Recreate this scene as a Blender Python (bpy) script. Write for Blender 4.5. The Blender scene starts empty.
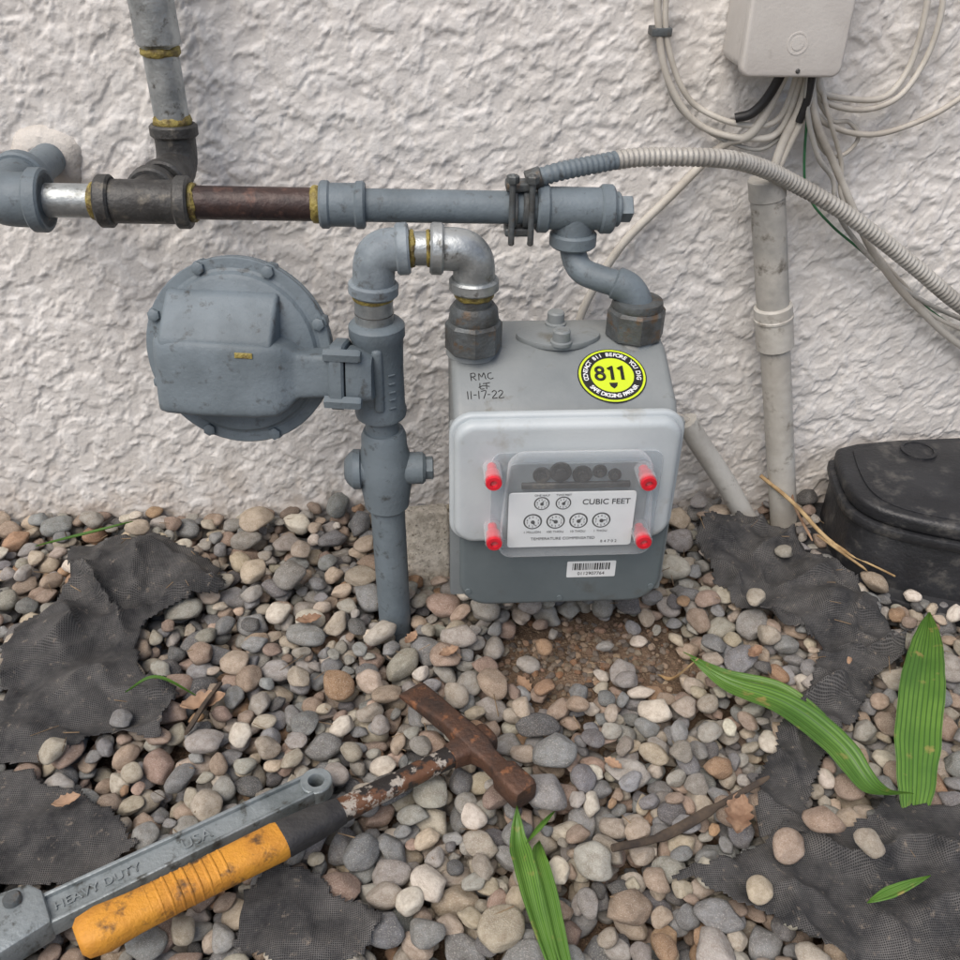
import bpy, bmesh, math, random
import numpy as np
from mathutils import Vector, Matrix, Euler
from mathutils import noise as mn
random.seed(7); rng=np.random.default_rng(7)
V=Vector
scn=bpy.context.scene
COL=scn.collection
# ---------------------------------------------------------------- materials
def new_mat(name):
    m=bpy.data.materials.new(name); m.use_nodes=True
    return m,m.node_tree,m.node_tree.nodes['Principled BSDF']
def lin(r,g,b):
    f=lambda c:(c/255/12.92 if c/255<=.04045 else ((c/255+.055)/1.055)**2.4)
    return (f(r),f(g),f(b),1)
def tex(nt,kind,**kw):
    n=nt.nodes.new(kind)
    for k,v in kw.items():
        if k in n.inputs: n.inputs[k].default_value=v
        else: setattr(n,k,v)
    return n
def coords(nt):
    return nt.nodes.new('ShaderNodeTexCoord').outputs['Object']
def ramp(nt,src,a,b,ca=(0,0,0,1),cb=(1,1,1,1)):
    r=nt.nodes.new('ShaderNodeValToRGB'); nt.links.new(src,r.inputs[0])
    r.color_ramp.elements[0].position=a; r.color_ramp.elements[1].position=b
    r.color_ramp.elements[0].color=ca; r.color_ramp.elements[1].color=cb
    return r.outputs[0]
def mix(nt,f,a,b,mode='MIX'):
    m=nt.nodes.new('ShaderNodeMix'); m.data_type='RGBA'; m.blend_type=mode
    for s,v in ((m.inputs[0],f),(m.inputs[6],a),(m.inputs[7],b)):
        if hasattr(v,'is_linked'): nt.links.new(v,s)
        else: s.default_value=v
    return m.outputs[2]
def mat(name,c1,c2=None,scale=25,rough=.55,metal=0,bump=.0,bscale=180,thr=(.42,.62),c3=None,s3=60,t3=(.6,.68),dist=.002,spec=.5):
    m,nt,b=new_mat(name); co=coords(nt)
    b.inputs['Roughness'].default_value=rough; b.inputs['Metallic'].default_value=metal
    b.inputs['Specular IOR Level'].default_value=spec
    if c2 is None: c2=tuple(x*.75 for x in c1[:3])+(1,)
    n=tex(nt,'ShaderNodeTexNoise',Scale=scale,Detail=5.0,Roughness=.6); nt.links.new(co,n.inputs['Vector'])
    col=mix(nt,ramp(nt,n.outputs['Fac'],*thr),c1,c2)
    if c3:
        n3=tex(nt,'ShaderNodeTexNoise',Scale=s3,Detail=4.0,Roughness=.65); nt.links.new(co,n3.inputs['Vector'])
        col=mix(nt,ramp(nt,n3.outputs['Fac'],*t3),col,c3)
    nt.links.new(col,b.inputs['Base Color'])
    rr=nt.nodes.new('ShaderNodeMapRange'); nt.links.new(n.outputs['Fac'],rr.inputs[0])
    rr.inputs[3].default_value=max(.05,rough-.12); rr.inputs[4].default_value=min(1,rough+.15); nt.links.new(rr.outputs[0],b.inputs['Roughness'])
    if bump:
        n2=tex(nt,'ShaderNodeTexNoise',Scale=bscale,Detail=3.0,Roughness=.6); nt.links.new(co,n2.inputs['Vector'])
        bp=tex(nt,'ShaderNodeBump',Strength=bump,Distance=dist); nt.links.new(n2.outputs['Fac'],bp.inputs['Height'])
        nt.links.new(bp.outputs[0],b.inputs['Normal'])
    return m
PAINT=mat('gas_paint_grey',lin(110,121,128),lin(93,103,109),12,.52,0,.28,240,c3=lin(72,75,76),s3=75,t3=(.58,.72),spec=.4)
PAINT_L=mat('gas_paint_light',lin(138,148,154),lin(110,120,127),24,.5,0,.3,220,c3=lin(84,86,86),s3=80,t3=(.56,.70),spec=.4)
METER=mat('meter_paint',lin(130,135,136),lin(116,122,124),8,.48,0,.15,260,c3=lin(98,96,88),s3=28,t3=(.60,.76))
METER_D=mat('meter_lower_paint',lin(102,111,114),lin(93,102,105),8,.45,0,.12,260,c3=lin(86,87,84),s3=30,t3=(.58,.78))
COVER=mat('meter_cover_paint',lin(182,189,192),lin(170,178,182),9,.42,0,.10,260,c3=lin(148,147,140),s3=24,t3=(.59,.8))
GALV=mat('galvanised',lin(176,181,182),lin(138,143,144),30,.42,.7,.3,200,c3=lin(106,106,102),s3=90,t3=(.57,.7))
BLACKI=mat('black_iron',lin(70,70,69),lin(50,49,48),40,.5,.2,.5,220,c3=lin(100,96,88),s3=60,t3=(.56,.7))
NUTM=mat('nut_iron',lin(88,93,95),lin(70,70,68),40,.5,.2,.5,220,c3=lin(94,78,62),s3=60,t3=(.56,.68))
BROWN=mat('mill_pipe',lin(66,50,46),lin(46,36,36),30,.45,.15,.5,150,c3=lin(104,76,66),s3=50,t3=(.55,.7))
DOPE=mat('thread_dope',lin(146,132,68),lin(90,76,42),90,.5,0,.9,300)
RUST=mat('rusty_steel',lin(94,68,54),lin(66,53,47),35,.6,.35,.8,200,c3=lin(140,96,68),s3=60,t3=(.57,.67))
SHAFT=mat('worn_shaft',lin(46,42,40),lin(104,72,52),45,.5,.2,.6,200,thr=(.50,.56),c3=lin(166,158,148),s3=70,t3=(.55,.60))
ORANGE=mat('orange_grip',lin(206,144,50),lin(178,120,44),30,.6,0,.5,300,c3=lin(88,64,40),s3=55,t3=(.54,.68))
BLKRUB=mat('black_rubber',lin(40,40,42),lin(60,59,58),40,.65,0,.4,300)
ALU=mat('worn_aluminium',lin(148,156,159),lin(118,126,128),30,.45,.45,.4,220,c3=lin(80,80,76),s3=60,t3=(.56,.68))
CABLE=mat('cable_beige',lin(194,190,181),lin(168,162,152),18,.6)
ARMOR=mat('conduit_armour',lin(172,170,164),lin(150,147,141),14,.5,.15,.2,200,c3=lin(120,114,106),s3=50,t3=(.58,.72))
CABLEB=mat('cable_black',lin(28,28,30),lin(40,40,40),30,.5)
GREENC=mat('cable_green',lin(60,120,80),lin(50,100,70),30,.5)
BOXM=mat('utility_box_paint',lin(198,195,190),lin(186,182,177),10,.5,0,.15,250,c3=lin(156,152,144),s3=30,t3=(.62,.8))
PVC=mat('pvc_pipe',lin(196,194,187),lin(172,168,160),14,.5,0,.3,150,c3=lin(128,122,112),s3=40,t3=(.58,.72))
PVCG=mat('grey_patina_pvc',lin(150,149,144),lin(178,175,168),20,.6,0,.3,150,c3=lin(104,100,92),s3=40,t3=(.56,.7))
CONC=mat('concrete',lin(214,206,192),lin(176,168,154),120,.9,0,.9,260,c3=lin(130,122,110),s3=200,t3=(.58,.66))
VBOX=mat('valve_box_plastic',lin(35,36,39),lin(47,48,51),20,.45,0,.5,200,c3=lin(92,90,86),s3=40,t3=(.54,.8))
WHITE=mat('plate_white',lin(232,234,234),lin(224,226,226),20,.4)
BLACK=mat('ink_black',lin(22,22,22),lin(26,26,26),20,.5)
YEL=mat('sticker_yellow_green',lin(200,222,40),lin(192,212,40),20,.4)
RED=mat('red_plug',lin(208,36,52),lin(190,30,44),20,.35)
DGREY=mat('index_recess',lin(150,156,158),lin(134,140,142),20,.5)
STRAW=mat('straw',lin(180,156,116),lin(140,114,80),40,.8)
LITTER=mat('dull_straw',lin(138,118,92),lin(100,82,62),60,.9)
TWIG=mat('dark_twig',lin(58,50,44),lin(82,70,58),60,.85,0,.5,200)
DEADLEAF=mat('dead_leaf',lin(158,130,106),lin(122,94,74),50,.75,0,.5,200)
PUTTY=mat('wall_putty',lin(198,193,186),lin(180,174,166),30,.95,0,.9,150)
def clear_mat():
    m=bpy.data.materials.new('clear_plastic'); m.use_nodes=True; nt=m.node_tree; nt.nodes.clear()
    o=nt.nodes.new('ShaderNodeOutputMaterial'); t=nt.nodes.new('ShaderNodeBsdfTransparent'); t.inputs[0].default_value=(.95,.965,.975,1)
    g=nt.nodes.new('ShaderNodeBsdfPrincipled'); g.inputs['Base Color'].default_value=(.8,.83,.85,1); g.inputs['Roughness'].default_value=.12
    f=nt.nodes.new('ShaderNodeLayerWeight'); f.inputs[0].default_value=.5
    p=nt.nodes.new('ShaderNodeMath'); p.operation='POWER'; p.inputs[1].default_value=2.5; nt.links.new(f.outputs['Facing'],p.inputs[0])
    a=nt.nodes.new('ShaderNodeMath'); a.operation='MULTIPLY_ADD'; a.inputs[1].default_value=.8; a.inputs[2].default_value=.09; nt.links.new(p.outputs[0],a.inputs[0])
    x=nt.nodes.new('ShaderNodeMixShader'); nt.links.new(a.outputs[0],x.inputs[0]); nt.links.new(t.outputs[0],x.inputs[1]); nt.links.new(g.outputs[0],x.inputs[2])
    nt.links.new(x.outputs[0],o.inputs[0]); return m
CLEAR=clear_mat()
# ---------------------------------------------------------------- mesh helpers
def link(me,name,m,parent=None,smooth=True,ang=38):
    if smooth:
        me.polygons.foreach_set('use_smooth',[True]*len(me.polygons))
        try: me.set_sharp_from_angle(angle=math.radians(ang))
        except Exception: pass
    o=bpy.data.objects.new(name,me); COL.objects.link(o)
    if m: me.materials.append(m)
    if parent: o.parent=parent
    return o
def empty(name,loc=(0,0,0)):
    e=bpy.data.objects.new(name,None); e.empty_display_size=.02; e.location=loc; COL.objects.link(e); return e
def rings_mesh(name,rings,m,parent=None,cap=True,ang=38):
    me=bpy.data.meshes.new(name); n=len(rings[0]); vs=[v for r in rings for v in r]; fs=[]
    for i in range(len(rings)-1):
        for j in range(n):
            k=(j+1)%n; fs.append((i*n+j,i*n+k,(i+1)*n+k,(i+1)*n+j))
    if cap: fs.append(tuple(range(n))[::-1]); fs.append(tuple((len(rings)-1)*n+j for j in range(n)))
    me.from_pydata([tuple(v) for v in vs],[],fs)
    bm=bmesh.new(); bm.from_mesh(me); bmesh.ops.recalc_face_normals(bm,faces=bm.faces); bm.to_mesh(me); bm.free()
    return link(me,name,m,parent,ang=ang)
def frame(ax):
    ax=ax.normalized(); u=ax.orthogonal().normalized(); return u,ax.cross(u)
def lathe(name,c,ax,prof,m,parent=None,seg=28,ang=38,rot=0):
    c=V(c); ax=V(ax).normalized(); u,w=frame(ax); rings=[]
    for r,t in prof:
        rings.append([c+ax*t+(u*math.cos(a)+w*math.sin(a))*max(r,1e-5) for a in [rot+2*math.pi*j/seg for j in range(seg)]])
    return rings_mesh(name,rings,m,parent,ang=ang)
def cyl(name,a,b,r,m,parent=None,seg=24,bev=.0012,rot=0):
    a=V(a); b=V(b); L=(b-a).length; bev=min(bev,r*.4,L*.4)
    return lathe(name,a,b-a,[(r-bev,0),(r,bev),(r,L-bev),(r-bev,L)],m,parent,seg,rot=rot)
def dope(name,a,b,r,parent):
    """irregular smear of thread sealant"""
    a=V(a);b=V(b);ax=(b-a); L=ax.length; ax.normalize(); u,w=frame(ax); rings=[]; sd=random.random()*50
    for k,(rr,t) in enumerate(((r*.93,-.1),(r*1.0,.05),(r*1.03,.4),(r*1.02,.7),(r*.99,.95),(r*.92,1.1))):
        ring=[]
        for j in range(36):
            an=2*math.pi*j/36; q=mn.noise(V((math.cos(an)*2,math.sin(an)*2,sd))); q2=mn.noise(V((math.cos(an)*5,math.sin(an)*5,sd+k)))
            ring.append(a+ax*(L*t+L*.6*q*(t-.3)+.0011*q2)+(u*math.cos(an)+w*math.sin(an))*(rr+.0010*q2))
        rings.append(ring)
    return rings_mesh(name,rings,DOPE,parent)
def fillet(pts,rad,n=8):
    pts=[V(p) for p in pts]; out=[pts[0]]
    for i in range(1,len(pts)-1):
        p=pts[i]; a=(pts[i-1]-p); b=(pts[i+1]-p); r=min(rad,a.length*.49,b.length*.49)
        s=p+a.normalized()*r; e=p+b.normalized()*r
        for k in range(n+1):
            t=k/n; out.append(s*(1-t)**2+p*2*t*(1-t)+e*t*t)
    out.append(pts[-1]); return out
def spline(pts,n=10):
    pts=[V(p) for p in pts]; P=[pts[0]*2-pts[1]]+pts+[pts[-1]*2-pts[-2]]; out=[]
    for i in range(1,len(P)-2):
        for k in range(n):
            t=k/n; a,b,c,d=P[i-1],P[i],P[i+1],P[i+2]
            out.append(.5*((2*b)+(c-a)*t+(2*a-5*b+4*c-d)*t*t+(3*b-a-3*c+d)*t**3))
    out.append(pts[-1]); return out
def resample(pts,step):
    out=[pts[0]]; acc=0
    for a,b in zip(pts[:-1],pts[1:]):
        L=(b-a).length; d=step-acc
        while d<=L:
            out.append(a+(b-a)*(d/L)); d+=step
        acc=L-(d-step)
    return out
def sweep(name,pts,r,m,parent=None,seg=16,cap=True,ang=38,flat=1.0):
    pts=[V(p) for p in pts]; n=len(pts); rs=list(r) if isinstance(r,(list,tuple)) else [r]*n
    rs=(rs+[rs[-1]]*n)[:n]
    T=[(pts[min(i+1,n-1)]-pts[max(i-1,0)]).normalized() for i in range(n)]
    u=T[0].orthogonal().normalized(); rings=[]
    for i in range(n):
        u=(u-T[i]*u.dot(T[i])).normalized(); w=T[i].cross(u)
        rings.append([pts[i]+(u*math.cos(2*math.pi*j/seg)+w*flat*math.sin(2*math.pi*j/seg))*rs[i] for j in range(seg)])
    return rings_mesh(name,rings,m,parent,cap,ang)
def loft(name,st,m,parent=None,n=28,p=4,ang=50):
    rings=[]
    for c,a,b in st:
        c=V(c);a=V(a);b=V(b); ring=[]
        for j in range(n):
            t=2*math.pi*j/n; ct,stt=math.cos(t),math.sin(t)
            ring.append(c+a*math.copysign(abs(ct)**(2/p),ct)+b*math.copysign(abs(stt)**(2/p),stt))
        rings.append(ring)
    return rings_mesh(name,rings,m,parent,True,ang)
def rrect(w,h,r,n=6,cx=0,cy=0):
    o=[]
    for sx,sy,a0 in ((1,1,0),(-1,1,90),(-1,-1,180),(1,-1,270)):
        for k in range(n+1):
            a=math.radians(a0+90*k/n); o.append((cx+sx*(w/2-r)+r*math.cos(a),cy+sy*(h/2-r)+r*math.sin(a)))
    return o
def prism(name,poly,org,e1,e2,depth,m,parent=None,bev=0,seg=3,ang=38):
    org=V(org);e1=V(e1);e2=V(e2);depth=V(depth)
    bm=bmesh.new(); vs=[bm.verts.new(org+e1*x+e2*y) for x,y in poly]; f=bm.faces.new(vs)
    r=bmesh.ops.extrude_face_region(bm,geom=[f]); nv=[g for g in r['geom'] if isinstance(g,bmesh.types.BMVert)]
    bmesh.ops.translate(bm,verts=nv,vec=depth); bmesh.ops.recalc_face_normals(bm,faces=bm.faces)
    if bev:
        ed=[e for e in bm.edges if len(e.link_faces)==2 and e.calc_face_angle(0)>math.radians(32)]
        bmesh.ops.bevel(bm,geom=ed,offset=bev,segments=seg,affect='EDGES',profile=.5,clamp_overlap=True)
    me=bpy.data.meshes.new(name); bm.to_mesh(me); bm.free(); return link(me,name,m,parent,ang=ang)
def box(name,c,s,m,parent=None,bev=.002,rot=None):
    bm=bmesh.new(); bmesh.ops.create_cube(bm,size=1); bmesh.ops.scale(bm,vec=V(s),verts=bm.verts)
    if bev: bmesh.ops.bevel(bm,geom=bm.edges[:],offset=bev,segments=3,affect='EDGES',profile=.5)
    mt=Matrix.Translation(V(c))
    if rot: mt=mt@Euler(rot).to_matrix().to_4x4()
    bmesh.ops.transform(bm,matrix=mt,verts=bm.verts)
    me=bpy.data.meshes.new(name); bm.to_mesh(me); bm.free(); return link(me,name,m,parent)
def text(name,s,loc,size,rot,m,parent=None,ext=.0001,align='CENTER',shear=0,sx=1,off=0):
    c=bpy.data.curves.new(name,'FONT'); c.body=s; c.size=size; c.extrude=ext; c.align_x=align; c.align_y='CENTER'; c.shear=shear; c.offset=off
    o=bpy.data.objects.new(name,c); COL.objects.link(o); o.location=loc; o.rotation_euler=rot; o.scale=(sx,1,1); c.materials.append(m)
    if parent: o.parent=parent
    return o
def elbow(name,a,c,b,r,m,parent,rad=.026,collar=.011,cr=1.14):
    sweep(name,fillet([a,c,b],rad,12),r,m,parent,24)
    a,c,b=V(a),V(c),V(b)
    cyl(name+'_collar_a',a,a+(c-a).normalized()*collar,r*cr,m,parent,28,.002)
    cyl(name+'_collar_b',b,b+(c-b).normalized()*collar,r*cr,m,parent,28,.002)
# ---------------------------------------------------------------- pebble packing
cell=.003; X0,X1,Y0,Y1=-.85,1.15,-.86,0.0
NX=int((X1-X0)/cell); NY=int((Y1-Y0)/cell)
gx=X0+(np.arange(NX)+.5)*cell; gy=Y0+(np.arange(NY)+.5)*cell
def soil_z(x,y):
    return -.022+.019*np.exp(-(((x-.185)/.135)**2+((y+.275)/.095)**2)**1.5)+.003*np.sin(x*31+1)*np.cos(y*27)
GX,GY=np.meshgrid(gx,gy,indexing='ij')
H=soil_z(GX,GY)
VB=[(.525,-.012),(.508,-.07),(.500,-.125),(.508,-.155),(.532,-.180),(.60,-.212),(.70,-.243),(.80,-.258),(.92,-.262),(.965,-.245),(.985,-.20),(.985,-.05),(.97,-.012)]
def inpoly(x,y,P):
    x=np.asarray(x);y=np.asarray(y);r=np.zeros(x.shape,bool);n=len(P)
    for i in range(n):
        xa,ya=P[i];xb,yb=P[(i+1)%n]
        if ya==yb: continue
        r^=((ya>y)!=(yb>y))&(x<(xb-xa)*(y-ya)/(yb-ya)+xa)
    return r
H[inpoly(GX,GY,VB)]=1
for (ox,oy,orr) in ((-.038,-.21,.017),(.470,-.04,.02),(.435,-.04,.014)): H[(GX-ox)**2+(GY-oy)**2<orr**2]=1
H[(abs(GX-.000)<.034)&(abs(GY+.118)<.018)]=1
P=[]
def place(a,b,c,th,k,xr=(X0,X1),yr=(Y0,Y1),sink=.85,pos=None):
    best=None
    R=int(a/cell)+1
    for _ in range(k):
        x,y=pos if pos else (rng.uniform(xr[0]+a,xr[1]-a),rng.uniform(yr[0]+a,yr[1]-b*.8))
        i=int((x-X0)/cell); j=int((y-Y0)/cell)
        i0,i1,j0,j1=max(i-R,0),min(i+R+1,NX),max(j-R,0),min(j+R+1,NY)
        dx=gx[i0:i1,None]-x; dy=gy[None,j0:j1]-y
        u=(dx*math.cos(th)+dy*math.sin(th))/a; v=(-dx*math.sin(th)+dy*math.cos(th))/b
        d=1-(u*u+v*v); msk=d>.18
        if not msk.any(): continue
        s=np.sqrt(np.clip(d,0,1))*c
        z=(H[i0:i1,j0:j1]+s)[msk].max()
        if z>.5: continue
        if best is None or z<best[0]: best=(z,x,y,i0,i1,j0,j1,s,d>0)
    if best is None: return None
    z,x,y,i0,i1,j0,j1,s,mk=best
    z-= (1-sink)*c
    sub=H[i0:i1,j0:j1]; sub[mk]=np.maximum(sub[mk],(z+s)[mk])
    return x,y,z
def rsize():
    a=float(np.clip(rng.lognormal(math.log(.0100),.32),.0048,.021))
    return a,a*rng.uniform(.62,.92),a*rng.uniform(.42,.66)
def addp(r,a,b,c,th,tilt=.16):
    if r: P.append((r[0],r[1],r[2],a,b,c,rng.normal(0,tilt),rng.normal(0,tilt),th))
def bare(x,y):
    return math.exp(-(((x-.185)/.125)**2+((y+.272)/.070)**2)**2)+.25*mn.noise(V((x*25,y*25,3)))
N=0
while N<12200:
    a,b,c=rsize(); th=rng.uniform(0,math.pi); N+=1
    r=place(a,b,c,th,6)
    if r is None: continue
    if bare(r[0],r[1])>.35 and rng.random()<.82: continue
    addp(r,a,b,c,th)
bm_=np.exp(-(((GX-.185)/.125)**2+((GY+.272)/.070)**2)**2)>.35
H[bm_&(H<.5)]=soil_z(GX,GY)[bm_&(H<.5)]+.002
def maxf(A,n):
    for ax in (0,1):
        B=A.copy()
        for s in range(1,n+1):
            B=np.maximum(B,np.roll(A,s,ax)); B=np.maximum(B,np.roll(A,-s,ax))
        A=B
    return A
def blur(A,n,it=2):
    for _ in range(it):
        for ax in (0,1):
            B=A.copy()
            for s in range(1,n+1): B=B+np.roll(A,s,ax)+np.roll(A,-s,ax)
            A=B/(2*n+1)
    return A
Hc=np.where(H>.5,0,H)
HM=blur(maxf(Hc,2),3)
def hz(x,y,A=None):
    A=HM if A is None else A
    i=min(max((x-X0)/cell-.5,0),NX-2); j=min(max((y-Y0)/cell-.5,0),NY-2); a,b=int(i),int(j); u,v=i-a,j-b
    return float(A[a,b]*(1-u)*(1-v)+A[a+1,b]*u*(1-v)+A[a,b+1]*(1-u)*v+A[a+1,b+1]*u*v)
surf=float(np.median(HM))
# ---------------------------------------------------------------- landscape fabric
def fabric_mat():
    m,nt,b=new_mat('woven_fabric'); co=coords(nt)
    w1=tex(nt,'ShaderNodeTexWave',Scale=190.0,Distortion=.8); w1.bands_direction='X'; nt.links.new(co,w1.inputs['Vector'])
    w2=tex(nt,'ShaderNodeTexWave',Scale=190.0,Distortion=.8); w2.bands_direction='Y'; nt.links.new(co,w2.inputs['Vector'])
    mx=nt.nodes.new('ShaderNodeMath'); mx.operation='MAXIMUM'; nt.links.new(w1.outputs['Fac'],mx.inputs[0]); nt.links.new(w2.outputs['Fac'],mx.inputs[1])
    n=tex(nt,'ShaderNodeTexNoise',Scale=16.0,Detail=8.0,Roughness=.75); nt.links.new(co,n.inputs['Vector'])
    c=mix(nt,ramp(nt,n.outputs['Fac'],.36,.66),lin(42,43,46),lin(108,106,104))
    n2=tex(nt,'ShaderNodeTexNoise',Scale=110.0,Detail=5.0,Roughness=.7); nt.links.new(co,n2.inputs['Vector'])
    c=mix(nt,ramp(nt,mx.outputs[0],.3,.9),lin(18,18,19),c)
    c=mix(nt,ramp(nt,n2.outputs['Fac'],.60,.74),c,lin(132,122,110))
    nt.links.new(c,b.inputs['Base Color']); b.inputs['Roughness'].default_value=.85
    bp=tex(nt,'ShaderNodeBump',Strength=.6,Distance=.001); nt.links.new(mx.outputs[0],bp.inputs['Height']); nt.links.new(bp.outputs[0],b.inputs['Normal'])
    return m
FAB=fabric_mat()
def fabric(name,poly,amp=.006,seed=0,bumps=(),fold=(1,0),freq=22,st=.003):
    xs=[p[0] for p in poly]; ys=[p[1] for p in poly]
    ax=np.arange(min(xs)-.01,max(xs)+.01,st); ay=np.arange(min(ys)-.01,max(ys)+.01,st)
    idx={}; vs=[]; fs=[]
    def inside(x,y):
        q=mn.noise(V((x*35,y*35,seed)))*.008+mn.noise(V((x*140,y*140,seed)))*.002; q2=mn.noise(V((x*35,y*35,seed+9)))*.008+mn.noise(V((x*140,y*140,seed+5)))*.002
        return bool(inpoly(x+q,y+q2,poly))
    keep=[[inside(x,y) for y in ay] for x in ax]
    fx,fy=fold
    def vid(i,j):
        if (i,j) in idx: return idx[(i,j)]
        x,y=float(ax[i]),float(ay[j])
        wx=x+.018*mn.noise(V((x*14,y*14,seed+7))); wy=y+.018*mn.noise(V((x*14,y*14,seed+8)))
        ph=(wx*fx+wy*fy)*freq+2.2*mn.noise(V((x*9,y*9,seed)))*2
        rid=(1-abs(math.sin(ph)))**2.2
        ph2=(wx*fy-wy*fx)*freq*2.1+3*mn.noise(V((x*16,y*16,seed+3))); rid2=(1-abs(math.sin(ph2)))**3
        z=hz(x,y)+.003+amp*1.8*rid*(.6+mn.noise(V((x*12,y*12,seed+4))))+amp*.6*rid2+amp*.4*mn.noise(V((x*45,y*45,seed)))
        for bx,by,br,bh in bumps: z+=bh*math.exp(-((x-bx)**2+(y-by)**2)/br**2)
        jx=.004*mn.noise(V((x*50,y*50,seed+2)))
        idx[(i,j)]=len(vs); vs.append((x+jx,y+jx,z)); return idx[(i,j)]
    for i in range(len(ax)-1):
        for j in range(len(ay)-1):
            if keep[i][j] and keep[i+1][j] and keep[i][j+1] and keep[i+1][j+1]:
                fs.append((vid(i,j),vid(i+1,j),vid(i+1,j+1),vid(i,j+1)))
    me=bpy.data.meshes.new(name); me.from_pydata(vs,[],fs); o=link(me,name,FAB,None,ang=80)
    sm=o.modifiers.new('solid','SOLIDIFY'); sm.thickness=.0008
    for x,y,z in vs:
        i=int((x-X0)/cell); j=int((y-Y0)/cell)
        if 0<=i<NX and 0<=j<NY: H[i,j]=max(H[i,j],z)
    return o
F1=[(-.44,-.085),(-.33,-.080),(-.245,-.140),(-.232,-.185),(-.29,-.215),(-.312,-.245),(-.300,-.30),(-.252,-.335),(-.258,-.395),(-.31,-.385),(-.36,-.415),(-.42,-.415),(-.53,-.45),(-.53,-.38),(-.44,-.37),(-.425,-.33),(-.445,-.28),(-.44,-.22),(-.41,-.16)]
fabric('landscape_fabric',F1,.011,1,[(-.34,-.14,.050,.040),(-.27,-.165,.030,.022),(-.40,-.24,.035,.030),(-.37,-.33,.03,.016)],(.8,.6),22)
F2=[(-.56,-.42),(-.44,-.42),(-.37,-.425),(-.30,-.46),(-.245,-.505),(-.28,-.535),(-.36,-.54),(-.42,-.56),(-.56,-.56)]
fabric('landscape_fabric.001',F2,.003,2,(),(0,1),20)
F3=[(-.16,-.545),(-.12,-.530),(-.08,-.550),(-.035,-.595),(-.07,-.625),(-.13,-.62),(-.16,-.60)]
fabric('landscape_fabric.002',F3,.003,3,(),(1,.4),25)
F4=[(.330,-.10),(.36,-.055),(.43,-.058),(.46,-.11),(.495,-.17),(.510,-.24),(.515,-.31),(.49,-.335),(.465,-.345),(.425,-.40),(.380,-.44),(.350,-.475),(.325,-.53),(.280,-.525),(.300,-.465),(.35,-.39),(.400,-.335),(.425,-.295),(.40,-.275),(.365,-.265),(.340,-.20)]
fabric('landscape_fabric.003',F4,.011,4,[(.37,-.10,.03,.018),(.45,-.24,.03,.014)],(.6,-.8),26)
F6=[(.19,-.56),(.25,-.545),(.305,-.515),(.36,-.525),(.41,-.498),(.48,-.505),(.60,-.52),(.60,-.70),(.45,-.72),(.33,-.66),(.26,-.60)]
fabric('landscape_fabric.004',F6,.008,6,[(.44,-.56,.05,.012)],(.3,1),22)
fabric('landscape_fabric.005',[(-.56,-.22),(-.48,-.25),(-.455,-.30),(-.47,-.34),(-.56,-.34)],.008,8,[(-.5,-.29,.03,.02)],(1,0),26)
for (x,y,a) in ((.298,-.548,.016),(.332,-.533,.017),(.362,-.556,.013),(.262,-.585,.013),(-.30,-.37,.012),(-.35,-.41,.014),(.36,-.25,.013),(.43,-.15,.012),(-.205,-.145,.018),(-.215,-.40,.017)):
    th=rng.uniform(0,3); r=place(a,a*.78,a*.55,th,1,pos=(x,y),sink=.9); addp(r,a,a*.78,a*.55,th,.08)
def edge_pts(poly,n):
    for _ in range(n):
        i=rng.integers(len(poly)); p,q=poly[i],poly[(i+1)%len(poly)]; t=rng.random()
        yield p[0]+(q[0]-p[0])*t+rng.normal(0,.005),p[1]+(q[1]-p[1])*t+rng.normal(0,.005)
for poly in (F1,F2,F3,F4,F6):
    for x,y in edge_pts(poly,24):
        a,b,c=rsize(); th=rng.uniform(0,3); r=place(a,b,c,th,1,pos=(x,y),sink=.8)
        if r and r[2]<.025: addp(r,a,b,c,th,.15)
n_main=len(P)
for _ in range(800):
    a=rng.uniform(.0010,.0050); x=rng.normal(.185,.085); y=rng.normal(-.272,.045)
    P.append((x,y,float(soil_z(x,y))+a*.25,a,a*.8,a*.6,0,0,rng.uniform(0,3)))
n_grit=len(P)
for _ in range(7500):
    x=rng.uniform(-2.0,2.2); y=rng.uniform(-1.9,-.01)
    if X0<x<X1 and y>Y0: continue
    a,b,c=rsize(); P.append((x,y,surf-.006+rng.normal(0,.003),a*1.15,b*1.15,c*1.1,rng.normal(0,.2),rng.normal(0,.2),rng.uniform(0,3)))
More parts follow.
